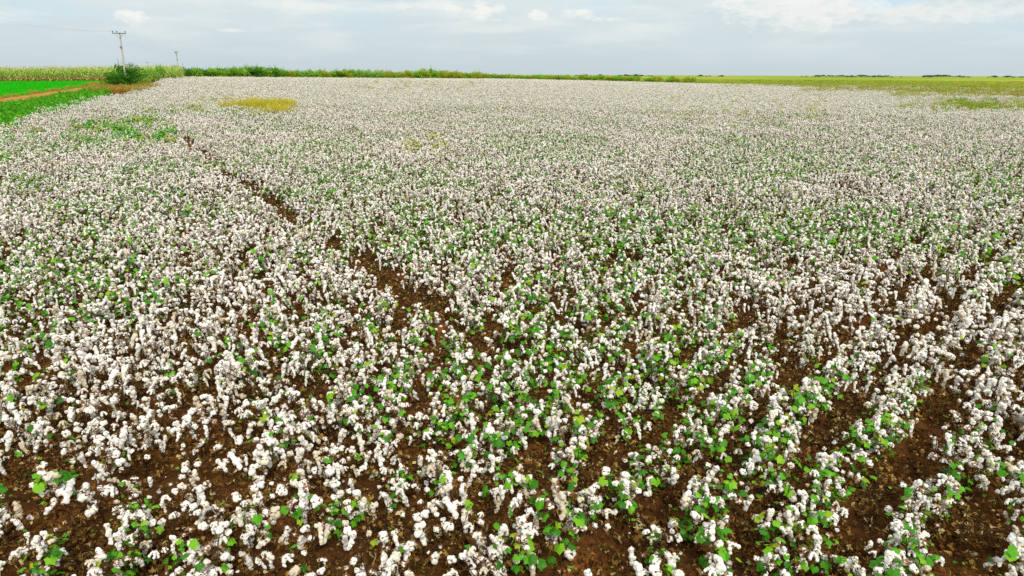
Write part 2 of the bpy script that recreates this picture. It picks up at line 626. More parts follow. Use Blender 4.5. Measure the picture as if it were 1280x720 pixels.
def add_husk(mb, i):
        rg = random.Random(i + 5)
        for k in range(5):
            a = k * math.pi / 2.5 + rg.uniform(-.3, .3)
            d, s = np.array((math.cos(a), math.sin(a), 0)), np.array((-math.sin(a), math.cos(a), 0))
            b = np.array((0, 0, .012))
            p = [b - s * .008, b + s * .008, b + d * .026 + s * .013 + (0, 0, .006), b + d * .026 - s * .013 + (0, 0, .006), b + d * rg.uniform(.046, .06) + (0, 0, -.006 + rg.uniform(-.015, .03))]
            mb.add(p, [(0, 1, 2), (0, 2, 3), (3, 2, 4)], 1)


def fused(i, voxel, smooth):
    """The locks of one boll fused into a single fluffy surface (vertices, triangles)."""
    mb = MB()
    add_boll(mb, i, 2, False)
    o = bpy.data.objects.new('lock', mb.mesh('lock', [M['fluff']]))
    COL.objects.link(o)
    md = o.modifiers.new('r', 'REMESH')
    md.mode, md.voxel_size = 'VOXEL', voxel
    sm = o.modifiers.new('s', 'SMOOTH')
    sm.factor, sm.iterations = .5, smooth
    dg = bpy.context.evaluated_depsgraph_get()
    me = bpy.data.meshes.new_from_object(o.evaluated_get(dg))
    me.calc_loop_triangles()
    V = np.array([tuple(v.co) for v in me.vertices])
    F = np.array([tuple(t.vertices) for t in me.loop_triangles])
    bpy.data.objects.remove(o)
    V = V + np.array([noise.noise_vector(Vector(p) * 38 + Vector((i, 0, 0))) for p in V]) * (.0042 if voxel < .006 else .002)
    return V, F


FUSED = {2: [fused(i, .0048, 7) for i in range(len(BOLLS))], 1: [fused(i, .0095, 1) for i in range(len(BOLLS))]}


def add_fused(mb, i, lod, husk=True):
    if lod == 0:
        add_boll(mb, i, 1, False)
        return
    mb.add(*FUSED[lod][i], 0, True)
    if husk:
        add_husk(mb, i)


BOLL_MESH = []
for i in range(len(BOLLS)):
    mb = MB()
    add_fused(mb, i, 2)
    BOLL_MESH.append(mb.mesh('boll', [M['fluff'], M['husk']]))

LEAF_A = [-158, -118, -92, -60, -36, 0, 36, 60, 92, 118, 158]
LEAF_R = [.50, .84, .74, 1.0, .80, 1.08, .80, 1.0, .74, .84, .50]
LRNG = random.Random(4)


def add_leaf(mb, c, size, rot, mat=0, droop=.35, ragged=.10):
    v = [(0, 0, 0)]
    for a, r in zip(LEAF_A, LEAF_R):
        a = R(a) + LRNG.gauss(0, ragged * .6)
        r *= max(.25, 1 + LRNG.gauss(0, ragged))
        v.append((r * math.cos(a), r * math.sin(a), -droop * r * r * (.6 + .5 * abs(math.sin(a)))))
    v = (np.array(v) * size) @ rot.T + np.array(c)
    mb.add(v, [(0, k, k + 1) for k in range(1, 11)], mat)


def plant_spec(seed, leafy, lush=1.0):
    """A cotton plant: main stem, fruiting branches, bolls at their nodes, leaves."""
    rg = random.Random(seed)
    h = rg.uniform(.66, 1.0)
    lean = (rg.uniform(-.10, .10), rg.uniform(-.10, .10))

    def axis(t):
        return Vector((lean[0] * t * t + .012 * math.sin(9 * t + seed), lean[1] * t * t + .012 * math.cos(8 * t + seed), h * t))
    stem = [axis(t / 7) for t in range(8)]
    branches, bolls, leaves, dry = [], [], [], []
    nb = int(rg.randint(8, 13) * lush)
    for k in range(nb):
        t = .24 + .74 * (k + rg.uniform(0, .8)) / nb
        a = k * 2.4 + rg.uniform(-.5, .5)
        ln = rg.uniform(.10, .46) * (1.15 - .60 * t)
        p = axis(t)
        d = Vector((math.cos(a), math.sin(a), rg.uniform(.05, .55))).normalized()
        m = p + d * ln * .55 + Vector((rg.uniform(-.02, .02), rg.uniform(-.02, .02), .01))
        e = p + d * ln + Vector((0, 0, -.015))
        branches.append([p, m, e])
        u = rg.random()
        kind = 'string' if u < .30 else 'round' if u < .58 else 'open' if u < .80 else 'small'
        bolls.append((rg.choice(IDX[kind]), e, (rg.uniform(-.45, .45), rg.uniform(-.45, .45), rg.uniform(0, 6.28)), rg.choice((rg.uniform(.70, 1.05), rg.uniform(1.0, 1.42)))))
        if ln > .17 and rg.random() < .5:
            bolls.append((rg.choice(IDX['small'] + IDX['open'] + IDX['round']), m + Vector((0, 0, -.01)), (rg.uniform(-.6, .6), rg.uniform(-.6, .6), rg.uniform(0, 6.28)), rg.uniform(.75, 1.05)))
        for _ in range(5):
            if rg.random() < .75:
                dry.append((p.lerp(e, rg.random()) + Vector((rg.uniform(-.03, .03), rg.uniform(-.05, .05), rg.uniform(-.10, .02))), rg.uniform(.012, .036), (rg.uniform(-1.2, 1.2), rg.uniform(-1.2, 1.2), rg.uniform(0, 6.28))))
    if rg.random() < .7:
        bolls.append((rg.choice(IDX['string'] + IDX['round']), axis(1.0), (rg.uniform(-.4, .4), rg.uniform(-.4, .4), 0), rg.uniform(.9, 1.25)))
    for k in range(leafy):
        t = rg.betavariate(1.6, 1.5) * .9 + .1
        a = rg.uniform(0, 6.28)
        ln = rg.uniform(.05, .26)
        c = axis(t) + Vector((math.cos(a) * ln, math.sin(a) * ln, rg.uniform(-.02, .07)))
        leaves.append((c, rg.uniform(.036, .084), (rg.uniform(-.7, .7), rg.uniform(-.1, 1.0), a), axis(max(0, t - .05))))
    return dict(stem=stem, branches=branches, bolls=bolls, leaves=leaves, dry=dry, h=h)


def stem_mb(sp, lod):
    mb = MB()
    r0 = .0115
    n = 6 if lod == 2 else 3
    st = sp['stem'] if lod == 2 else sp['stem'][::3]
    if lod == 2:
        st = [st[0] + Vector((0, 0, -.06))] + st
    mb.tube(st, [r0 * (1 - .62 * i / (len(st) - 1)) for i in range(len(st))], n, 0)
    if lod == 0:
        for c, s, e in sp['dry'][::2]:
            v = np.array([(-1, 0, 0), (0, -.7, .2), (1, 0, -.2), (0, .7, .1)]) * s * 1.3
            mb.quads(v @ rotm(*e).T + np.array(c), [(0, 1, 2, 3)], 1)
    if lod >= 1:
        for b in sp['branches']:
            mb.tube(b if lod == 2 else [b[0], b[2]], [.0056, .0046, .0036] if lod == 2 else .003, 4 if lod == 2 else 3, 0)
        for c, s, e in sp['dry']:
            add_leaf(mb, c, s, rotm(*e), 1, .9, .4)
    return mb


def foliage_mb(sp):
    mb = MB()
    for c, s, e, st in sp['leaves']:
        add_leaf(mb, c, s, rotm(*e), 0)
        mb.tube([st, c], [.0022, .0016], 3, 1)
    return mb


KINDS = [
    ('bare', 0, 'leafless cotton plant near the camera, bare brown stem and branches hung with white bolls', 'leafless cotton plants in the near part of the field'),
    ('some', 3, 'cotton plant near the camera with a few green leaves among its white bolls', 'cotton plants with a few leaves in the near part of the field'),
    ('leafy', 15, 'leafy cotton plant near the camera, many bright green leaves below and between white bolls', 'leafy cotton plants in the near part of the field'),
]
SPECS = []                                             # (kind index, spec)
for k, cnt in ((0, 9), (1, 12), (2, 9)):
    for s in range(cnt):
        rg = random.Random(900 + 31 * k + s)
        leafy = 0 if k == 0 else rg.randint(3, 7) if k == 1 else rg.randint(14, 26)
        SPECS.append((k, plant_spec(100 * k + s, leafy, 1.0 if k == 2 else 1.05)))
BY_KIND = [[i for i, s in enumerate(SPECS) if s[0] == k] for k in range(3)]

# where the plants stand: rows 1 m apart running away to the right
ROW = R(42)
ra, rb = (math.sin(ROW), math.cos(ROW)), (math.cos(ROW), -math.sin(ROW))
P0, P1 = at(545, 412), at(232, 182)                    # the trodden gap on the left
gap_d = (P1 - P0)
gap_d.z = 0
GAP_L = gap_d.length
gap_d.normalize()


def gap_dist(x, y):
    u = (x - P0.x) * gap_d.x + (y - P0.y) * gap_d.y
    if u < -2 or u > GAP_L + 2:
        return 9
    return abs((x - P0.x) * gap_d.y - (y - P0.y) * gap_d.x + .25 * nz(u, 0, .35))


def leafiness(x, y):
    """0 bare .. 1 leafy, from broad patches plus the greener middle foreground."""
    v = .5 + .9 * nz(x, y, .16, 5.3) + .55 * nz(x, y, .5, 1.1)
    v += .20 * math.exp(-((x - 1.2) / 3.6) ** 2 - ((y - 8) / 4.5) ** 2) - .14 * math.exp(-((x + 5) / 4) ** 2 - ((y - 9) / 6) ** 2)
    v += .16 * math.exp(-((x - 13) / 8) ** 2 - ((y - 24) / 12) ** 2)
    return v - .03 - .15 * min(1, max(0, (math.hypot(x, y) - 25) / 50))


SINGLE_R = 72.0
RS = .80                                               # row spacing
rg = random.Random(3)
spots = []
for i in range(-130, 131):
    for j in range(-410, 411):
        u, w = i * RS, j * .215 + rg.uniform(-.11, .11)
        x, y = rb[0] * u + ra[0] * w, rb[1] * u + ra[1] * w
        right = min(1, max(0, (math.degrees(math.atan2(x, y)) + 4) / 18))
        u += rg.gauss(0, .21 * (1 - right) + .125 * right)
        x, y = rb[0] * u + ra[0] * w, rb[1] * u + ra[1] * w
        r = math.hypot(x, y)
        if y < 1.2 or r > SINGLE_R or abs(x) > .95 * y + 3.5:
            continue
        keep = rg.random()
        if keep < .05 + .30 * max(0, nz(x, y, .45, 9.0) - .24) * 2:
            continue
        if gap_dist(x, y) < .30 + .002 * y and keep < .9:
            continue
        if not inside(FIELD, x, y) or (in_yellow(x, y) and keep < .70):
            continue
        lf = leafiness(x, y) + rg.uniform(-.28, .28)
        k = 0 if lf < .16 else 1 if lf < .58 else 2
        spots.append((r, x, y, rg.choice(BY_KIND[k]), rg.uniform(0, 6.283), rg.uniform(.60, .86) * (1 + .10 * nz(x, y, .3, 2)), rg.uniform(-.12, .12), rg.uniform(-.12, .12)))
spots.sort()


def in_frame(s):
    _, x, y = s[:3]
    a = to_px(x, y, T(x, y) + .6)
    return -6 < a[0] < 1286 and a[1] < 722


near = [s for s in spots if in_frame(s)][:300]
near_set = set(id(s) for s in near)
rest = [s for s in spots if id(s) not in near_set]

STEM_MESH, FOL_MESH = {}, {}
for s in near:
    _, x, y, vi, rz, sc, tx, ty = s
    k, sp = SPECS[vi]
    root = thing('cotton_plant', KINDS[k][2], 'cotton plant', (x, y, T(x, y) - .01), rz, KINDS[k][3])
    root.rotation_euler = (tx, ty, rz)
    root.scale = (sc, sc, sc)
    if vi not in STEM_MESH:
        STEM_MESH[vi] = stem_mb(sp, 2).mesh('stem', [M['stem'], M['dry_leaf']])
        if sp['leaves']:
            FOL_MESH[vi] = foliage_mb(sp).mesh('foliage', [M['leaf'], M['stem']])
    obj('stem', STEM_MESH[vi], root)
    if vi in FOL_MESH:
        obj('foliage', FOL_MESH[vi], root)
    for bi, e, er, bs in sp['bolls']:
        obj('boll', BOLL_MESH[bi], root, e, er, (bs, bs, bs))

# ------------------------------------------------------------------ scattering (stuff only)
def proto_collection(name, meshes):
    c = bpy.data.collections.new(name)
    for i, me in enumerate(meshes):
        o = bpy.data.objects.new('%s_%03d' % (name, i), me)
        c.objects.link(o)
    return c


def scatter(name, protos, pts, label, cat, loc=None):
    """pts: (x, y, z, rx, ry, rz, scale, prototype index)."""
    a = np.array(pts, float)
    me = bpy.data.meshes.new(name)
    me.vertices.add(len(a))
    me.vertices.foreach_set('co', a[:, :3].ravel())
    at_r = me.attributes.new('turn', 'FLOAT_VECTOR', 'POINT')
    at_r.data.foreach_set('vector', a[:, 3:6].ravel())
    at_s = me.attributes.new('size', 'FLOAT', 'POINT')
    at_s.data.foreach_set('value', a[:, 6].copy())
    at_i = me.attributes.new('pick', 'INT', 'POINT')
    at_i.data.foreach_set('value', a[:, 7].astype(np.int32))
    o = obj(name, me)
    tag(o, label, cat, None, 'stuff')
    g = bpy.data.node_groups.new(name, 'GeometryNodeTree')
    g.interface.new_socket('Geometry', in_out='INPUT', socket_type='NodeSocketGeometry')
    g.interface.new_socket('Geometry', in_out='OUTPUT', socket_type='NodeSocketGeometry')
    N, L = g.nodes, g.links
    gi, go = N.new('NodeGroupInput'), N.new('NodeGroupOutput')
    ins = N.new('GeometryNodeInstanceOnPoints')
    ci = N.new('GeometryNodeCollectionInfo')
    ci.inputs['Collection'].default_value = proto_collection(name, protos)
    ci.inputs['Separate Children'].default_value = True
    ci.inputs['Reset Children'].default_value = True
    ins.inputs['Pick Instance'].default_value = True

    def attr(nm, typ):
        n = N.new('GeometryNodeInputNamedAttribute')
        n.data_type = typ
        n.inputs['Name'].default_value = nm
        return n.outputs[0]
    er = N.new('FunctionNodeEulerToRotation')
    L.new(attr('turn', 'FLOAT_VECTOR'), er.inputs[0])
    L.new(gi.outputs[0], ins.inputs['Points'])
    L.new(ci.outputs[0], ins.inputs['Instance'])
    L.new(attr('pick', 'INT'), ins.inputs['Instance Index'])
    L.new(er.outputs[0], ins.inputs['Rotation'])
    L.new(attr('size', 'FLOAT'), ins.inputs['Scale'])
    L.new(ins.outputs[0], go.inputs[0])
    md = o.modifiers.new('scatter', 'NODES')
    md.node_group = g
    return o


def joined_plant(mb, sp, lod, origin=(0, 0, 0), rz=0.0, sc=1.0, husk=True):
    """One plant as plain triangles; materials: fluff, husk, stem, dry leaf, leaf."""
    rot = rotm(0, 0, rz) * sc
    org = np.array(origin)

    def put(src, mats):
        for v_, f_, m_, s_ in zip(src.V, src.F, src.M, src.S):
            mb.V.append(v_ @ rot.T + org)
            mb.F.append(f_ + (mb.n - put.base))
            mb.M.append(np.array([mats[int(i)] for i in m_]))
            mb.S.append(s_)
            mb.n += len(v_)
            put.base += len(v_)
    put.base = 0
    put(stem_mb(sp, lod), (2, 3))
    if sp['leaves']:
        put.base = 0
        put(foliage_mb(sp), (4, 2))
    for bi, e, er, bs in sp['bolls']:
        b = MB()
        add_fused(b, bi, lod, husk)
        rr = rotm(*er) * bs
        b.V = [v_ @ rr.T + np.array(e) for v_ in b.V]
        put.base = 0
        put(b, (0, 1))


PM = [M['fluff'], M['husk'], M['stem'], M['dry_leaf'], M['leaf']]
mid = []
for k, sp in SPECS:
    mb = MB()
    joined_plant(mb, sp, 2 if len(mid) % 30 < 0 else 1)
    mid.append(mb.mesh('mid', PM))
pts = [(x, y, T(x, y) - .01, tx, ty, rz, sc * (1 + .0 * r), vi) for r, x, y, vi, rz, sc, tx, ty in rest]

# beyond SINGLE_R: 3 m pieces of field, each with its own rows of plants
PS = 3 * RS
patches = []
for pv in range(8):
    mb = MB()
    rg = random.Random(500 + pv)
    for i in range(3):
        for j in range(11):
            if rg.random() < .13:
                continue
            u, w = (i - 1) * RS + rg.gauss(0, .13), (j - 5) * .229 + rg.uniform(-.11, .11)
            z = rg.random()
            k = 0 if z < .42 else 1 if z < .86 else 2
            joined_plant(mb, SPECS[rg.choice(BY_KIND[k])][1], 0, (rb[0] * u + ra[0] * w, rb[1] * u + ra[1] * w, 0), rg.uniform(0, 6.28), rg.uniform(.62, .86), False)
    patches.append(mb.mesh('patch', PM))
rg = random.Random(77)
n_single = len(mid)
for i in range(-120, 121):
    for j in range(-30, 125):
        u, w = i * PS, j * PS
        x, y = rb[0] * u + ra[0] * w, rb[1] * u + ra[1] * w
        r = math.hypot(x, y)
        if y < 5 or r < SINGLE_R + 1.2 or abs(x) > .95 * y + 4 or not inside(FIELD, x, y) or (in_yellow(x, y) and rg.random() < .70):
            continue
        # thinner, weedier corner at the far right
        px, py = to_px(x, y, T(x, y) + .65)
        if (px > 940 and py < 106 + (px - 940) * .042 and rg.random() < .8) or (px > 1150 and 121 < py < 135 and rg.random() < .5):
            continue
        pts.append((x, y, T(x, y) - .02, 0, 0, rg.choice((0, math.pi)) + rg.uniform(-.05, .05), rg.uniform(.96, 1.06), n_single + rg.randrange(8)))
scatter('cotton_field', mid + patches, pts, 'white cotton crop covering the whole field away to the far hedge', 'cotton field')
print('plants', len(near), 'rest', len(pts), 'last near', near[-1][0])

# ------------------------------------------------------------------ litter and clods on the soil
lit = []
for pv in range(6):
    mb = MB()
    rg = random.Random(40 + pv)
    for _ in range(640):
        c = (rg.uniform(-.55, .55), rg.uniform(-.55, .55), rg.uniform(.0, .05))
        add_leaf(mb, c, rg.uniform(.008, .034), rotm(rg.uniform(-.9, .9), rg.uniform(-.9, .9), rg.uniform(0, 6.28)), 0, rg.uniform(-.8, 1.0), .45)
    for _ in range(46):
        a = rg.uniform(0, 6.28)
        x, y = rg.uniform(-.5, .5), rg.uniform(-.5, .5)
        ln = rg.uniform(.05, .22)
        mb.tube([(x, y, .015), (x + ln * math.cos(a), y + ln * math.sin(a), rg.uniform(.015, .07))], .0025, 3, 1)
    for _ in range(7):
        add_leaf(mb, (rg.uniform(-.5, .5), rg.uniform(-.5, .5), rg.uniform(.02, .09)), rg.uniform(.012, .032), rotm(rg.uniform(-.5, .5), rg.uniform(-.5, .5), rg.uniform(0, 6.28)), 4)
    for _ in range(90):
        q_ = rg.uniform(.008, .032)
        lump(mb, (rg.uniform(-.55, .55), rg.uniform(-.55, .55), q_ * .2), (q_, q_ * .8, q_ * .7), rotm(rg.random(), rg.random(), rg.uniform(0, 6)), rg.random() * 50, 1)
        mb.M[-1][:] = 3
        mb.S[-1][:] = False
    for _ in range(12):
        a = rg.uniform(0, 6.28)
        x, y, ln = rg.uniform(-.5, .5), rg.uniform(-.5, .5), rg.uniform(.2, .5)
        mb.tube([(x, y, .02), (x + ln * .5 * math.cos(a), y + ln * .5 * math.sin(a), rg.uniform(.03, .12)), (x + ln * math.cos(a + .3), y + ln * math.sin(a + .3), rg.uniform(.02, .25))], .0032, 3, 1)
    for _ in range(3):
        lump(mb, (rg.uniform(-.5, .5), rg.uniform(-.5, .5), .014), (.013, .010, .009), rotm(0, 0, rg.uniform(0, 6)), rg.random() * 50, 1)
        mb.M[-1][:] = 2
    lit.append(mb.mesh('litter', [M['dry_leaf'], M['stem'], M['fluff'], M['soil'], M['leaf']]))
rg = random.Random(8)
pts = []
for i in range(-34, 35):
    for j in range(2, 36):
        x, y = i + rg.uniform(-.3, .3), j + rg.uniform(-.3, .3)
        if abs(x) < .95 * y + 2.5 and math.hypot(x, y) < 34:
            pts.append((x, y, T(x, y) + .025, 0, 0, rg.uniform(0, 6.28), rg.uniform(.95, 1.15), rg.randrange(6)))
stalk = []
for pv in range(4):
    mb = MB()
    r2 = random.Random(70 + pv)
    tip = Vector((r2.uniform(-.25, .25), r2.uniform(-.25, .25), r2.uniform(.3, .6)))
    mb.tube([(0, 0, -.03), tip * .5 + Vector((.03, 0, .02)), tip], [.007, .005, .003], 5, 0)
    for k in range(5):
        c = tip * r2.uniform(.3, 1)
        e = c + Vector((r2.uniform(-.16, .16), r2.uniform(-.16, .16), r2.uniform(-.02, .12)))
        mb.tube([c, e], [.0035, .002], 3, 0)
        for _ in range(3):
            add_leaf(mb, e + Vector((r2.uniform(-.04, .04), r2.uniform(-.04, .04), r2.uniform(-.05, .02))), r2.uniform(.012, .035), rotm(r2.uniform(-1.2, 1.2), r2.uniform(-1.2, 1.2), r2.uniform(0, 6.28)), 1, .9, .4)
    stalk.append(mb.mesh('stalk', [M['stem'], M['dry_leaf']]))
for _ in range(2600):
    y = rg.uniform(3, 26)
    x = rg.uniform(-1, 1) * (.9 * y + 2)
    pts.append((x, y, T(x, y), 0, 0, rg.uniform(0, 6.28), rg.uniform(.6, 1.0), 6 + rg.randrange(4)))
lit = lit + stalk
scatter('leaf_litter', lit, pts, 'brown dead leaves and twigs littering the red soil between cotton plants', 'leaf litter')

# ------------------------------------------------------------------ grasses and weeds (stuff)
def blade(mb, c, h, w, a, lean, mat=0, seg=3):
    d, s = np.array((math.cos(a), math.sin(a), 0)), np.array((-math.sin(a), math.cos(a), 0))
    v = []
    for i in range(seg + 1):
        t = i / seg
        p = np.array(c) + d * (lean * t * t * h) + np.array((0, 0, h * (t - .28 * lean * t * t)))
        ww = w * (1 - t) ** .7 if i < seg else .0008
        v += [p - s * ww / 2, p + s * ww / 2]
    mb.quads(v, [(2 * i, 2 * i + 1, 2 * i + 3, 2 * i + 2) for i in range(seg)], mat)


def tuft(seed, n, rad, h, w, mat, heads=0):
    mb = MB()
    rg = random.Random(seed)
    for _ in range(n):
        a, r = rg.uniform(0, 6.28), rad * math.sqrt(rg.random())
        blade(mb, (r * math.cos(a), r * math.sin(a), -.02), h * rg.uniform(.5, 1.1), w, rg.uniform(0, 6.28), rg.uniform(.15, .9))
    return mb.mesh('tuft', [mat])


def weed_mesh(seed, n, rad, h, size, mat):
    mb = MB()
    rg = random.Random(seed)
    for _ in range(n):
        a, r, t = rg.uniform(0, 6.28), rad * math.sqrt(rg.random()), rg.random()
        add_leaf(mb, (r * math.cos(a), r * math.sin(a), h * t * (1 - .45 * (r / rad) ** 2)), size * rg.uniform(.6, 1.3), rotm(rg.uniform(-.7, .7), rg.uniform(-.4, .8), a))
    return mb.mesh('weed', [mat, M['stem']])


def fill(poly, step, rg, keep=1.0, h=(.8, 1.2), n=4, off=0):
    xs, ys = [p[0] for p in poly], [p[1] for p in poly]
    out = []
    y = min(ys)
    while y < max(ys):
        x = min(xs)
        while x < max(xs):
            X, Y = x + rg.uniform(-.5, .5) * step, y + rg.uniform(-.5, .5) * step
            if rg.random() < keep and inside(poly, X, Y):
                out.append((X, Y, T(X, Y), 0, 0, rg.uniform(0, 6.28), rg.uniform(*h), off + rg.randrange(n)))
            x += step
        y += step
    return out


rg = random.Random(21)
ytuft = [tuft(200 + i, 130, .42, 1.25, .020, M['grass_yellow']) for i in range(3)] + [tuft(204, 90, .5, 1.0, .02, M['grass_olive'])]
YB = [Vector((p.x, p.y, 0)) + (Vector((p.x, p.y, 0)) - Vector((-22, 76, 0))) * .22 for p in YELLOW]
ypts = [p for p in fill(YB, .6, rg, .95, (.55, 1.2)) if (in_yellow(p[0], p[1]) and rg.random() < .85) or rg.random() < .25]
scatter('dry_grass', ytuft, ypts, 'patch of tall yellow dry grass standing inside the cotton field', 'dry grass')

gtuft = [tuft(220 + i, 120, .4, .8, .022, M['weed']) for i in range(2)] + [weed_mesh(230 + i, 150, .55, .65, .085, M['weed']) for i in range(3)]
VERGE = [(track_x(y) + 3.3, y) for y in range(46, 108, 4)] + [(p[0] + .8, p[1]) for p in [at(122, 116, .65), at(112, 120.5, .65), at(79, 131, .65), at(50, 138, .65), at(19, 148, .65), at(0, 158, .65), at(-60, 172, .65), at(-160, 194, .65)]]
vpts = fill(VERGE, .75, rg, .95, (.7, 1.25), 5)
scatter('green_weeds', gtuft, vpts, 'lush green weeds on the verge between dirt track and cotton', 'weeds')

# green patches inside the cotton, left and right
cw = [weed_mesh(250 + i, 90, .38, .95, .075, M['weed']) for i in range(3)] + [weed_mesh(255 + i, 90, .45, .95, .08, M['grass_olive']) for i in range(2)] + [tuft(260 + i, 110, .45, 1.05, .02, M['grass_olive']) for i in range(3)] + [tuft(265, 110, .45, 1.0, .02, M['grass_red'])]
wp = []
for (x0, y0, x1, y1, n, ks) in ((82, 148, 215, 178, 60, (0, 1, 2, 0, 3)), (170, 120, 285, 140, 20, (3, 4, 5)), (1165, 123, 1330, 137, 330, (3, 4, 5, 6, 7, 0)), (1120, 122, 1180, 136, 34, (8, 5, 6)),
                                (900, 103.5, 1040, 108.5, 420, (3, 4, 5, 6, 7, 8)), (1000, 104, 1330, 114, 2100, (3, 4, 5, 6, 7, 5, 8)), (1110, 110, 1330, 120, 900, (3, 4, 5, 6, 7, 8)), (1130, 104, 1185, 112, 50, (0, 1, 4)), (500, 168, 560, 184, 9, (3, 4)), (440, 100, 600, 112, 80, (3, 4, 5)),
                                (820, 112, 1040, 150, 60, (4, 5, 6)), (0, 160, 60, 200, 8, (0, 3))):
    for _ in range(n):
        p = at(rg.uniform(x0, x1), rg.uniform(y0, y1), .6)
        if p.y < 320:
            wp.append((p.x, p.y, T(p.x, p.y), 0, 0, rg.uniform(0, 6.28), rg.uniform(.8, 1.2), rg.choice(ks)))
scatter('field_weeds', cw, wp, 'green and olive weeds growing through the cotton in thin patches', 'weeds')

# short bright crop on the left
cp = []
for i in range(4):
    mb = MB()
    r2 = random.Random(300 + i)
    for _ in range(260):
        blade(mb, (r2.uniform(-1, 1), r2.uniform(-1, 1), -.01), r2.uniform(.22, .42), .03, r2.uniform(0, 6.28), r2.uniform(.1, .8), 0, 2)
    cp.append(mb.mesh('crop', [M['crop']]))
cpts = [p for p in fill(CROP, 1.7, rg, 1.0, (.9, 1.1)) if p[0] > -.80 * p[1] - 4]
scatter('young_crop', cp, cpts, 'short bright green crop filling the field left of the dirt track', 'green crop')

# tall grass on the far pasture along the end of the cotton
pt = [tuft(320 + i, 150, 1.1, .9, .05, M['grass_olive']) for i in range(3)] + [tuft(325, 150, 1.1, .8, .05, M['grass_yellow']), tuft(326, 150, 1.1, 1.0, .05, M['weed'])]
pp = []
for _ in range(3400):
    px = rg.uniform(560, 1400)
    d0 = far_edge((px - 640) / 894, 1.0)
    Y = d0 + 2 + (rg.random() ** 1.6) * 230
    p = far(px, Y)
    band = nz(p.x * .25, p.y, .05, 4.4)
    k = rg.choice((0, 1, 2)) if band < .12 else 3 if rg.random() < .6 else 1
    if band < -.30 and rg.random() < .35:
        k = 4
    pp.append((p.x, p.y, p.z + .05, 0, 0, rg.uniform(0, 6.28), rg.uniform(.7, 1.3), k))
scatter('pasture_grass', pt, pp, 'yellow green grass across the open land beyond the cotton', 'grass')

# russet dry grass at the foot of the hedge
ht = [tuft(340 + i, 120, .9, 1.1, .05, M['grass_red']) for i in range(2)] + [tuft(345 + i, 120, .9, 1.2, .05, M['grass_olive']) for i in range(2)]
hp = []
for _ in range(900):
    px = rg.uniform(160, 760)
    d0 = far_edge((px - 640) / 894, 1.0)
    p = far(px, d0 + rg.uniform(.5, 3.5))
    k = rg.choice((0, 1)) if (px < 292 or nz(px * .02, 1, 1, 3) > .15) else rg.choice((2, 3))
    if px < 215:
        p = at(px, 106.5 - (px - 160) * .16 + rg.uniform(-1, 1))
        k = rg.choice((2, 3, 3, 0))
    hp.append((p.x, p.y, p.z + .03, 0, 0, rg.uniform(0, 6.28), rg.uniform(.6, 1.1), k))
for _ in range(420):
    p = at(rg.uniform(112, 200), rg.uniform(106, 114.5), .3)
    if inside(FIELD, p.x, p.y):
        continue
    hp.append((p.x, p.y, p.z + .03, 0, 0, rg.uniform(0, 6.28), rg.uniform(.5, .9), rg.choice((0, 1, 2, 0))))
for _ in range(420):
    i = rg.randrange(1, len(T_N) - 2)
    p = T_N[i].lerp(T_N[i + 1], rg.random())
    x = p.x + rg.choice((-1, 1)) * abs(rg.gauss(2.4, .5))
    hp.append((x, p.y, T(x, p.y), 0, 0, rg.uniform(0, 6.28), rg.uniform(.18, .5), rg.choice((0, 2, 3, 3))))
scatter('hedge_grass', ht, hp, 'russet and olive dry grass along the foot of the far hedge', 'dry grass')

# ------------------------------------------------------------------ maize
def maize_mesh(seed):
    mb = MB()
    rg = random.Random(seed)
    h = rg.uniform(2.0, 2.5)
    mb.tube([(0, 0, -.05), (.02, 0, h * .5), (rg.uniform(-.06, .06), rg.uniform(-.06, .06), h)], [.018, .015, .008], 4, 1)
    for k in range(9):
        t = .12 + .80 * k / 8
        a = (k % 2) * math.pi + rg.uniform(-.6, .6) + seed
        ln = rg.uniform(.6, .95) * (1.1 - .35 * t)
        d, s = np.array((math.cos(a), math.sin(a), 0)), np.array((-math.sin(a), math.cos(a), 0))
        v = []
        for i in range(6):
            q_ = i / 5
            p = np.array((0, 0, t * h)) + d * ln * (q_ - .12 * q_ * q_) + np.array((0, 0, ln * (.85 * q_ - 1.25 * q_ * q_)))
            w = .17 * (1 - q_ ** 2.2) + .004
            v += [p - s * w / 2, p + s * w / 2]
        mb.quads(v, [(2 * i, 2 * i + 1, 2 * i + 3, 2 * i + 2) for i in range(5)], 1 if t < .34 else 0)
    for k in range(7):
        a = rg.uniform(0, 6.28)
        blade(mb, (0, 0, h - .04), rg.uniform(.25, .40), .03, a, rg.uniform(.1, .7), 2, 2)
    return mb.mesh('maize_plant', [M['maize'], M['maize_dry'], M['tassel']])


MZ = [maize_mesh(i) for i in range(8)]
rg = random.Random(55)
x = -.755 * MAIZE_Y
while x < -.475 * MAIZE_Y:
    y = MAIZE_Y + rg.uniform(-.25, .25)
    o = obj('maize_plant', rg.choice(MZ), None, (x, y, T(x, y)), (0, 0, rg.uniform(0, 6.28)))
    o.scale = (1.15, 1.15, rg.uniform(.92, 1.1))
    tag(o, 'tall tasselled maize plant in the front row behind the bright green field', 'maize plant', 'maize plants in the front row')
    x += rg.uniform(.36, .75)
mp = []
for i in range(1, 26):
    y0 = MAIZE_Y + i * .9
    x = -.80 * y0
    while x < -.462 * y0:
        y = y0 + rg.uniform(-.2, .2)
        mp.append((x, y, T(x, y), 0, 0, rg.uniform(0, 6.28), rg.uniform(.98, 1.2), rg.randrange(8)))
        x += rg.uniform(.4, .7)
scatter('maize_crop', MZ, mp, 'dense maize standing in rows behind the front row', 'maize')

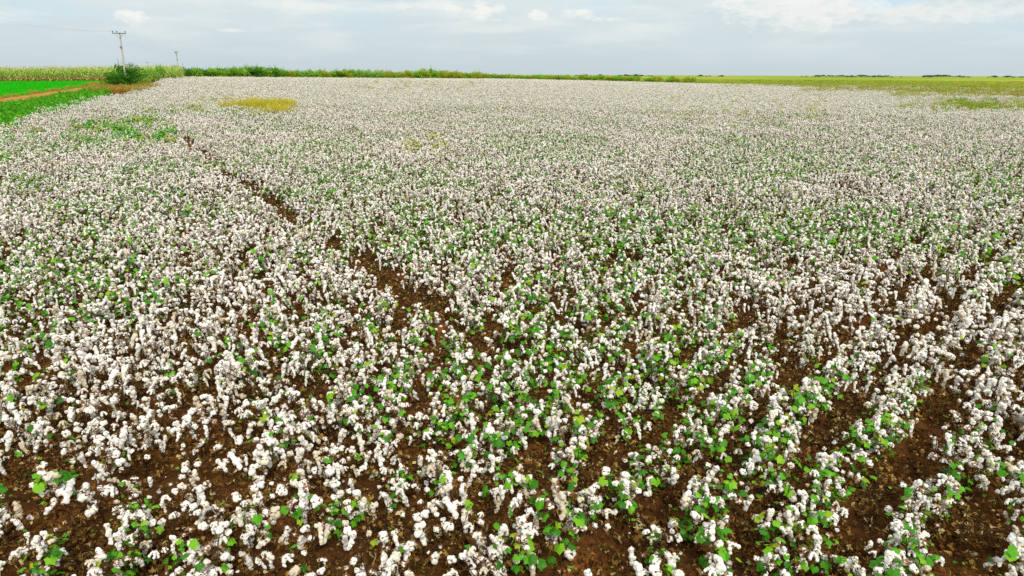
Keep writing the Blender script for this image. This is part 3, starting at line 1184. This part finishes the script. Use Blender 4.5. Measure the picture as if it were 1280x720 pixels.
# ------------------------------------------------------------------ shrubs and trees
def foliage_mesh(seed, w, h, n, leaf, mat, lobes=9, spiky=0.0):
    mb = MB()
    rg = random.Random(seed)
    L = []
    for k in range(lobes):
        a, r = rg.uniform(0, 6.28), w * .5 * rg.uniform(.1, .72)
        zc = h * rg.uniform(.22, .78) * (1 - .35 * (r / (w * .5)) ** 2)
        L.append((Vector((r * math.cos(a), r * math.sin(a), zc)), rg.uniform(.16, .30) * w, rg.uniform(.14, .26) * h))
    for k in range(n):
        c, rw, rh = rg.choice(L)
        d = Vector((rg.gauss(0, 1), rg.gauss(0, 1), rg.gauss(0, 1))).normalized() * rg.uniform(.45, 1.08)
        p = c + Vector((d.x * rw, d.y * rw, d.z * rh))
        if p.z < .04:
            p.z = rg.uniform(.04, .3)
        s = leaf * rg.uniform(.6, 1.4)
        ro = rotm(rg.uniform(-1, 1), rg.uniform(-1, 1), rg.uniform(0, 6.28))
        v = np.array([(-1, 0, 0), (0, -.45, .12), (1, 0, -.1), (0, .45, .12)]) * s
        mb.quads(v @ ro.T + np.array(p), [(0, 1, 2, 3)], 0)
    for k in range(int(spiky)):
        c = rg.choice(L)
        a = rg.uniform(0, 6.28)
        blade(mb, tuple(c[0]), h * rg.uniform(.35, .7), leaf * .8, a, rg.uniform(.2, 1.0), 0, 3)
    return mb.mesh('foliage', [mat])


def stems_mesh(seed, w, h, n=5, r=.03):
    mb = MB()
    rg = random.Random(seed)
    for k in range(n):
        a = rg.uniform(0, 6.28)
        e = Vector((math.cos(a) * w * .3, math.sin(a) * w * .3, h * rg.uniform(.55, .8)))
        mb.tube([(0.05 * math.cos(a), .05 * math.sin(a), -.1), e * .5 + Vector((0, 0, .1 * h)), e], [r, r * .7, r * .3], 5, 0)
    return mb.mesh('stems', [M['bark']])


SH = {
    'dark': ('dense dark green shrub', 'dark shrubs in the hedge at the far field edge', M['shrub_dark'], 0),
    'mid': ('mid green shrub', 'mid green shrubs in the hedge at the far field edge', M['shrub_mid'], 0),
    'olive': ('yellowish olive shrub', 'olive shrubs in the hedge at the far field edge', M['shrub_olive'], 0),
    'spiky': ('spiky bright green shrub', 'spiky bright shrubs in the hedge at the far field edge', M['shrub_bright'], 26),
}
SHM = {}
for k, (_, _, m, sp_) in SH.items():
    SHM[k] = [(foliage_mesh(hash(k) % 97 * 0 + 600 + 13 * i + len(k), 3.2, 2.2, 1300, .11, m, 13, sp_ or 8), stems_mesh(700 + i, 3.2, 2.2)) for i in range(3)]


def shrub(kind, p, sx, sz, rz, label=None, group=None, lift=0.0):
    t = thing('shrub', label or SH[kind][0] + ' in the hedge at the far end of the cotton', 'shrub', p, rz, group if label else SH[kind][1])
    f, s = random.choice(SHM[kind])
    t.scale = (sx, sx, sz)
    obj('foliage', f, t)
    obj('stems', s, t)
    return t


# hedge top in the photo, as height above the ground in metres at each photo column
HX = [228, 240, 262, 280, 300, 312, 328, 345, 360, 380, 420, 440, 460, 500, 525, 538, 550, 580, 620, 640, 700, 760, 820, 930]
HY = [83.5, 82.5, 84.5, 84, 82.5, 81, 81.5, 84, 86.5, 87, 87.5, 85.5, 87.5, 87.5, 86, 84.5, 87, 88.5, 91, 92.5, 93, 93.5, 94.5, 96]


def top_height(px, py, Y):
    """Height above ground that shows at photo row py when standing at forward distance Y."""
    p = far(px, Y)
    z = 0.0
    for _ in range(6):
        z += (to_px(p.x, Y, p.z + z)[1] - py) * Y / 894
    return z


rg = random.Random(91)
px = 226.0
while px < 930:
    d0 = far_edge((px - 640) / 894, 1.0)
    py = float(np.interp(px, HX, HY))
    wid = rg.uniform(2.6, 5.4)
    for row in range(2):
        p = far(px + rg.uniform(-2, 2), d0 + 3.0 + row * 3.0 + rg.uniform(-.6, .6))
        if px > 700 and rg.random() < (px - 700) / 200:
            continue
        h = max(.7, top_height(px, py + (0 if row else 1.5), p.y))
        u = rg.random()
        if px < 255:
            kind = 'dark' if u < .5 else 'mid'
        elif px < 350:
            kind = 'dark' if u < .45 else 'mid' if u < .95 else 'spiky'
        elif px < 470:
            kind = 'mid' if u < .5 else 'spiky' if u < .75 else 'dark' if u < .85 else 'olive'
        else:
            kind = 'olive' if u < .60 else 'mid' if u < .9 else 'spiky'
        shrub(kind, p, wid / 3.2, h * rg.uniform(.92, 1.12) / 2.15, rg.uniform(0, 6.28))
    px += wid * .44 * 894 / d0

# bright leafy shrubs right of the pole, in front of the maize
for (px, Y, w, h) in ((178, 124, 3.0, 2.4), (187, 132, 3.2, 2.9), (197, 136, 3.6, 3.4), (206, 142, 3.0, 3.0), (215, 150, 3.4, 3.3), (222, 158, 3.0, 3.0)):
    p = far(px, Y)
    shrub('spiky' if px != 206 else 'mid', p, w / 3.2, h / 2.2 * .95, px, 'bright green shrub between the nearer pole and the second pole', 'bright shrubs between the two poles')

# the dark bush round the nearer pole
POLE1 = far(155.5, 108)
for dx, dy, w, h, k, lab in ((-.2, 1.6, 4.6, 4.0, 'dark', 'dense dark green bush behind the nearer utility pole'), (-.6, -2.2, 3.8, 2.9, 'dark', 'dark green bush left of the nearer pole, hiding its foot'),
                             (1.5, -2.4, 4.0, 2.7, 'dark', 'dark green bush right of the nearer pole foot')):
    shrub(k, (POLE1.x + dx, POLE1.y + dy, T(POLE1.x + dx, POLE1.y + dy)), w / 3.2, h / 2.2, dx, lab)

# far trees on the horizon
def tree_meshes(seed):
    mb = MB()
    rg = random.Random(seed)
    h = 6.0
    mb.tube([(0, 0, -.3), (.1, 0, 1.4), (rg.uniform(-.3, .3), rg.uniform(-.3, .3), 3.6)], [.22, .17, .08], 6, 0)
    for k in range(4):
        a = k * 1.6 + rg.random()
        mb.tube([(.1, 0, 1.8 + .3 * k), (1.2 * math.cos(a), 1.2 * math.sin(a), 3.2 + .3 * k)], [.09, .03], 4, 0)
    cr = foliage_mesh(seed, 7.5, 4.6, 900, .34, M['far_leaf'], 11)
    return mb.mesh('trunk', [M['bark']]), cr


TM = [tree_meshes(800 + i) for i in range(4)]
rg = random.Random(12)
px = 720.0
while px < 1300:
    clump = nz(px * .022, 0, 1, 6.6) + .5 * nz(px * .09, 3, 1, 2.6) + (.12 if px > 1110 else -.05)
    if clump > 0:
        Y = rg.uniform(1200, 1800)
        p = far(px, Y)
        t = thing('tree', 'small dark green tree, haze-tinted blue, on the far horizon beyond the yellow green land', 'tree', p, rg.uniform(0, 6.28), 'small trees along the far horizon')
        a, b = rg.choice(TM)
        s = rg.choice((rg.uniform(.3, .55), rg.uniform(.5, 1.0))) + .5 * max(0, clump)
        t.scale = (s * 1.7, s * 1.7, s * .9)
        obj('trunk', a, t)
        obj('crown', b, t, (0, 0, 1.1))
    px += rg.uniform(1.2, 5) if clump > 0 else rg.uniform(3, 9)

# ------------------------------------------------------------------ utility poles and wires
def pole(p, h, lean, label, rz, small=False):
    t = thing('utility_pole', label, 'utility pole', p, 0)
    t.rotation_euler = (lean[0], lean[1], rz)
    mb = MB()
    mb.tube([(0, 0, -.5), (0, 0, h * .5), (0, 0, h)], [.15, .125, .095], 10, 0)
    obj('post', mb.mesh('post', [M['pole']]), t)
    mb = MB()
    mb.box((0, -.13, h - .16), (2.5, .10, .13))
    obj('crossarm', mb.mesh('crossarm', [M['steel']]), t)
    mb = MB()
    for s in (-1, 1):
        mb.tube([(s * .75, -.13, h - .24), (0, -.12, h - .85)], .022, 5)
    obj('arm_brace', mb.mesh('arm_brace', [M['steel']]), t)
    mb = MB()
    mb.tube([(0, 0, 0), (0, 0, .10), (0, 0, .11), (0, 0, .17), (0, 0, .18), (0, 0, .25), (0, 0, .30)], [.025, .025, .075, .06, .085, .06, .035], 8)
    im = mb.mesh('insulator', [M['porcelain']])
    for x_ in (-1.15, -.35, 1.15):
        obj('insulator', im, t, (x_, -.13, h - .095))
    mb = MB()
    mb.box((0, -.16, h - 2.1), (.22, .12, .30))
    mb.tube([(-.16, -.02, h - 2.0), (.16, -.02, h - 2.0)], .02, 5)
    obj('switch_box', mb.mesh('switch_box', [M['steel']]), t)
    bpy.context.view_layer.update()
    return [t.matrix_world @ Vector((x_, -.13, h + .2)) for x_ in (-1.15, -.35, 1.15)]


H1 = 7.9
t1 = pole(POLE1, H1, (R(.5), R(2.2)), 'nearer grey utility pole rising from the dark bush at left', R(-16))
p2 = far(224, 205)
t2 = pole(p2, 7.3, (R(1), R(-8)), 'smaller leaning utility pole farther off, beside the hedge', R(96))
t3 = pole(far(186, 420), 8.0, (0, 0), 'farthest utility pole, only its crossarm showing above the maize', R(-20))
p0 = Vector((-41, 50, T(-41, 50)))
t0 = pole(p0, 8.6, (0, 0), 'utility pole just outside the left edge of the photo', R(14))


def wire(a, b, sag, label, r=.0032):
    P = [a.lerp(b, i / 24) - Vector((0, 0, sag * 4 * (i / 24) * (1 - i / 24))) for i in range(25)]
    mb = MB()
    mb.tube(P, r, 5)
    tag(mb.build('power_line', M['wire']), label, 'power line', 'power line wires')


for a, b in zip(t0, t1):
    wire(a, b, .8, 'thin overhead wire running from the nearer pole out of the photo at left')
for a, b in zip(t1, t2):
    wire(a, b, 1.6, 'thin overhead wire between the nearer pole and the leaning farther pole', .002)
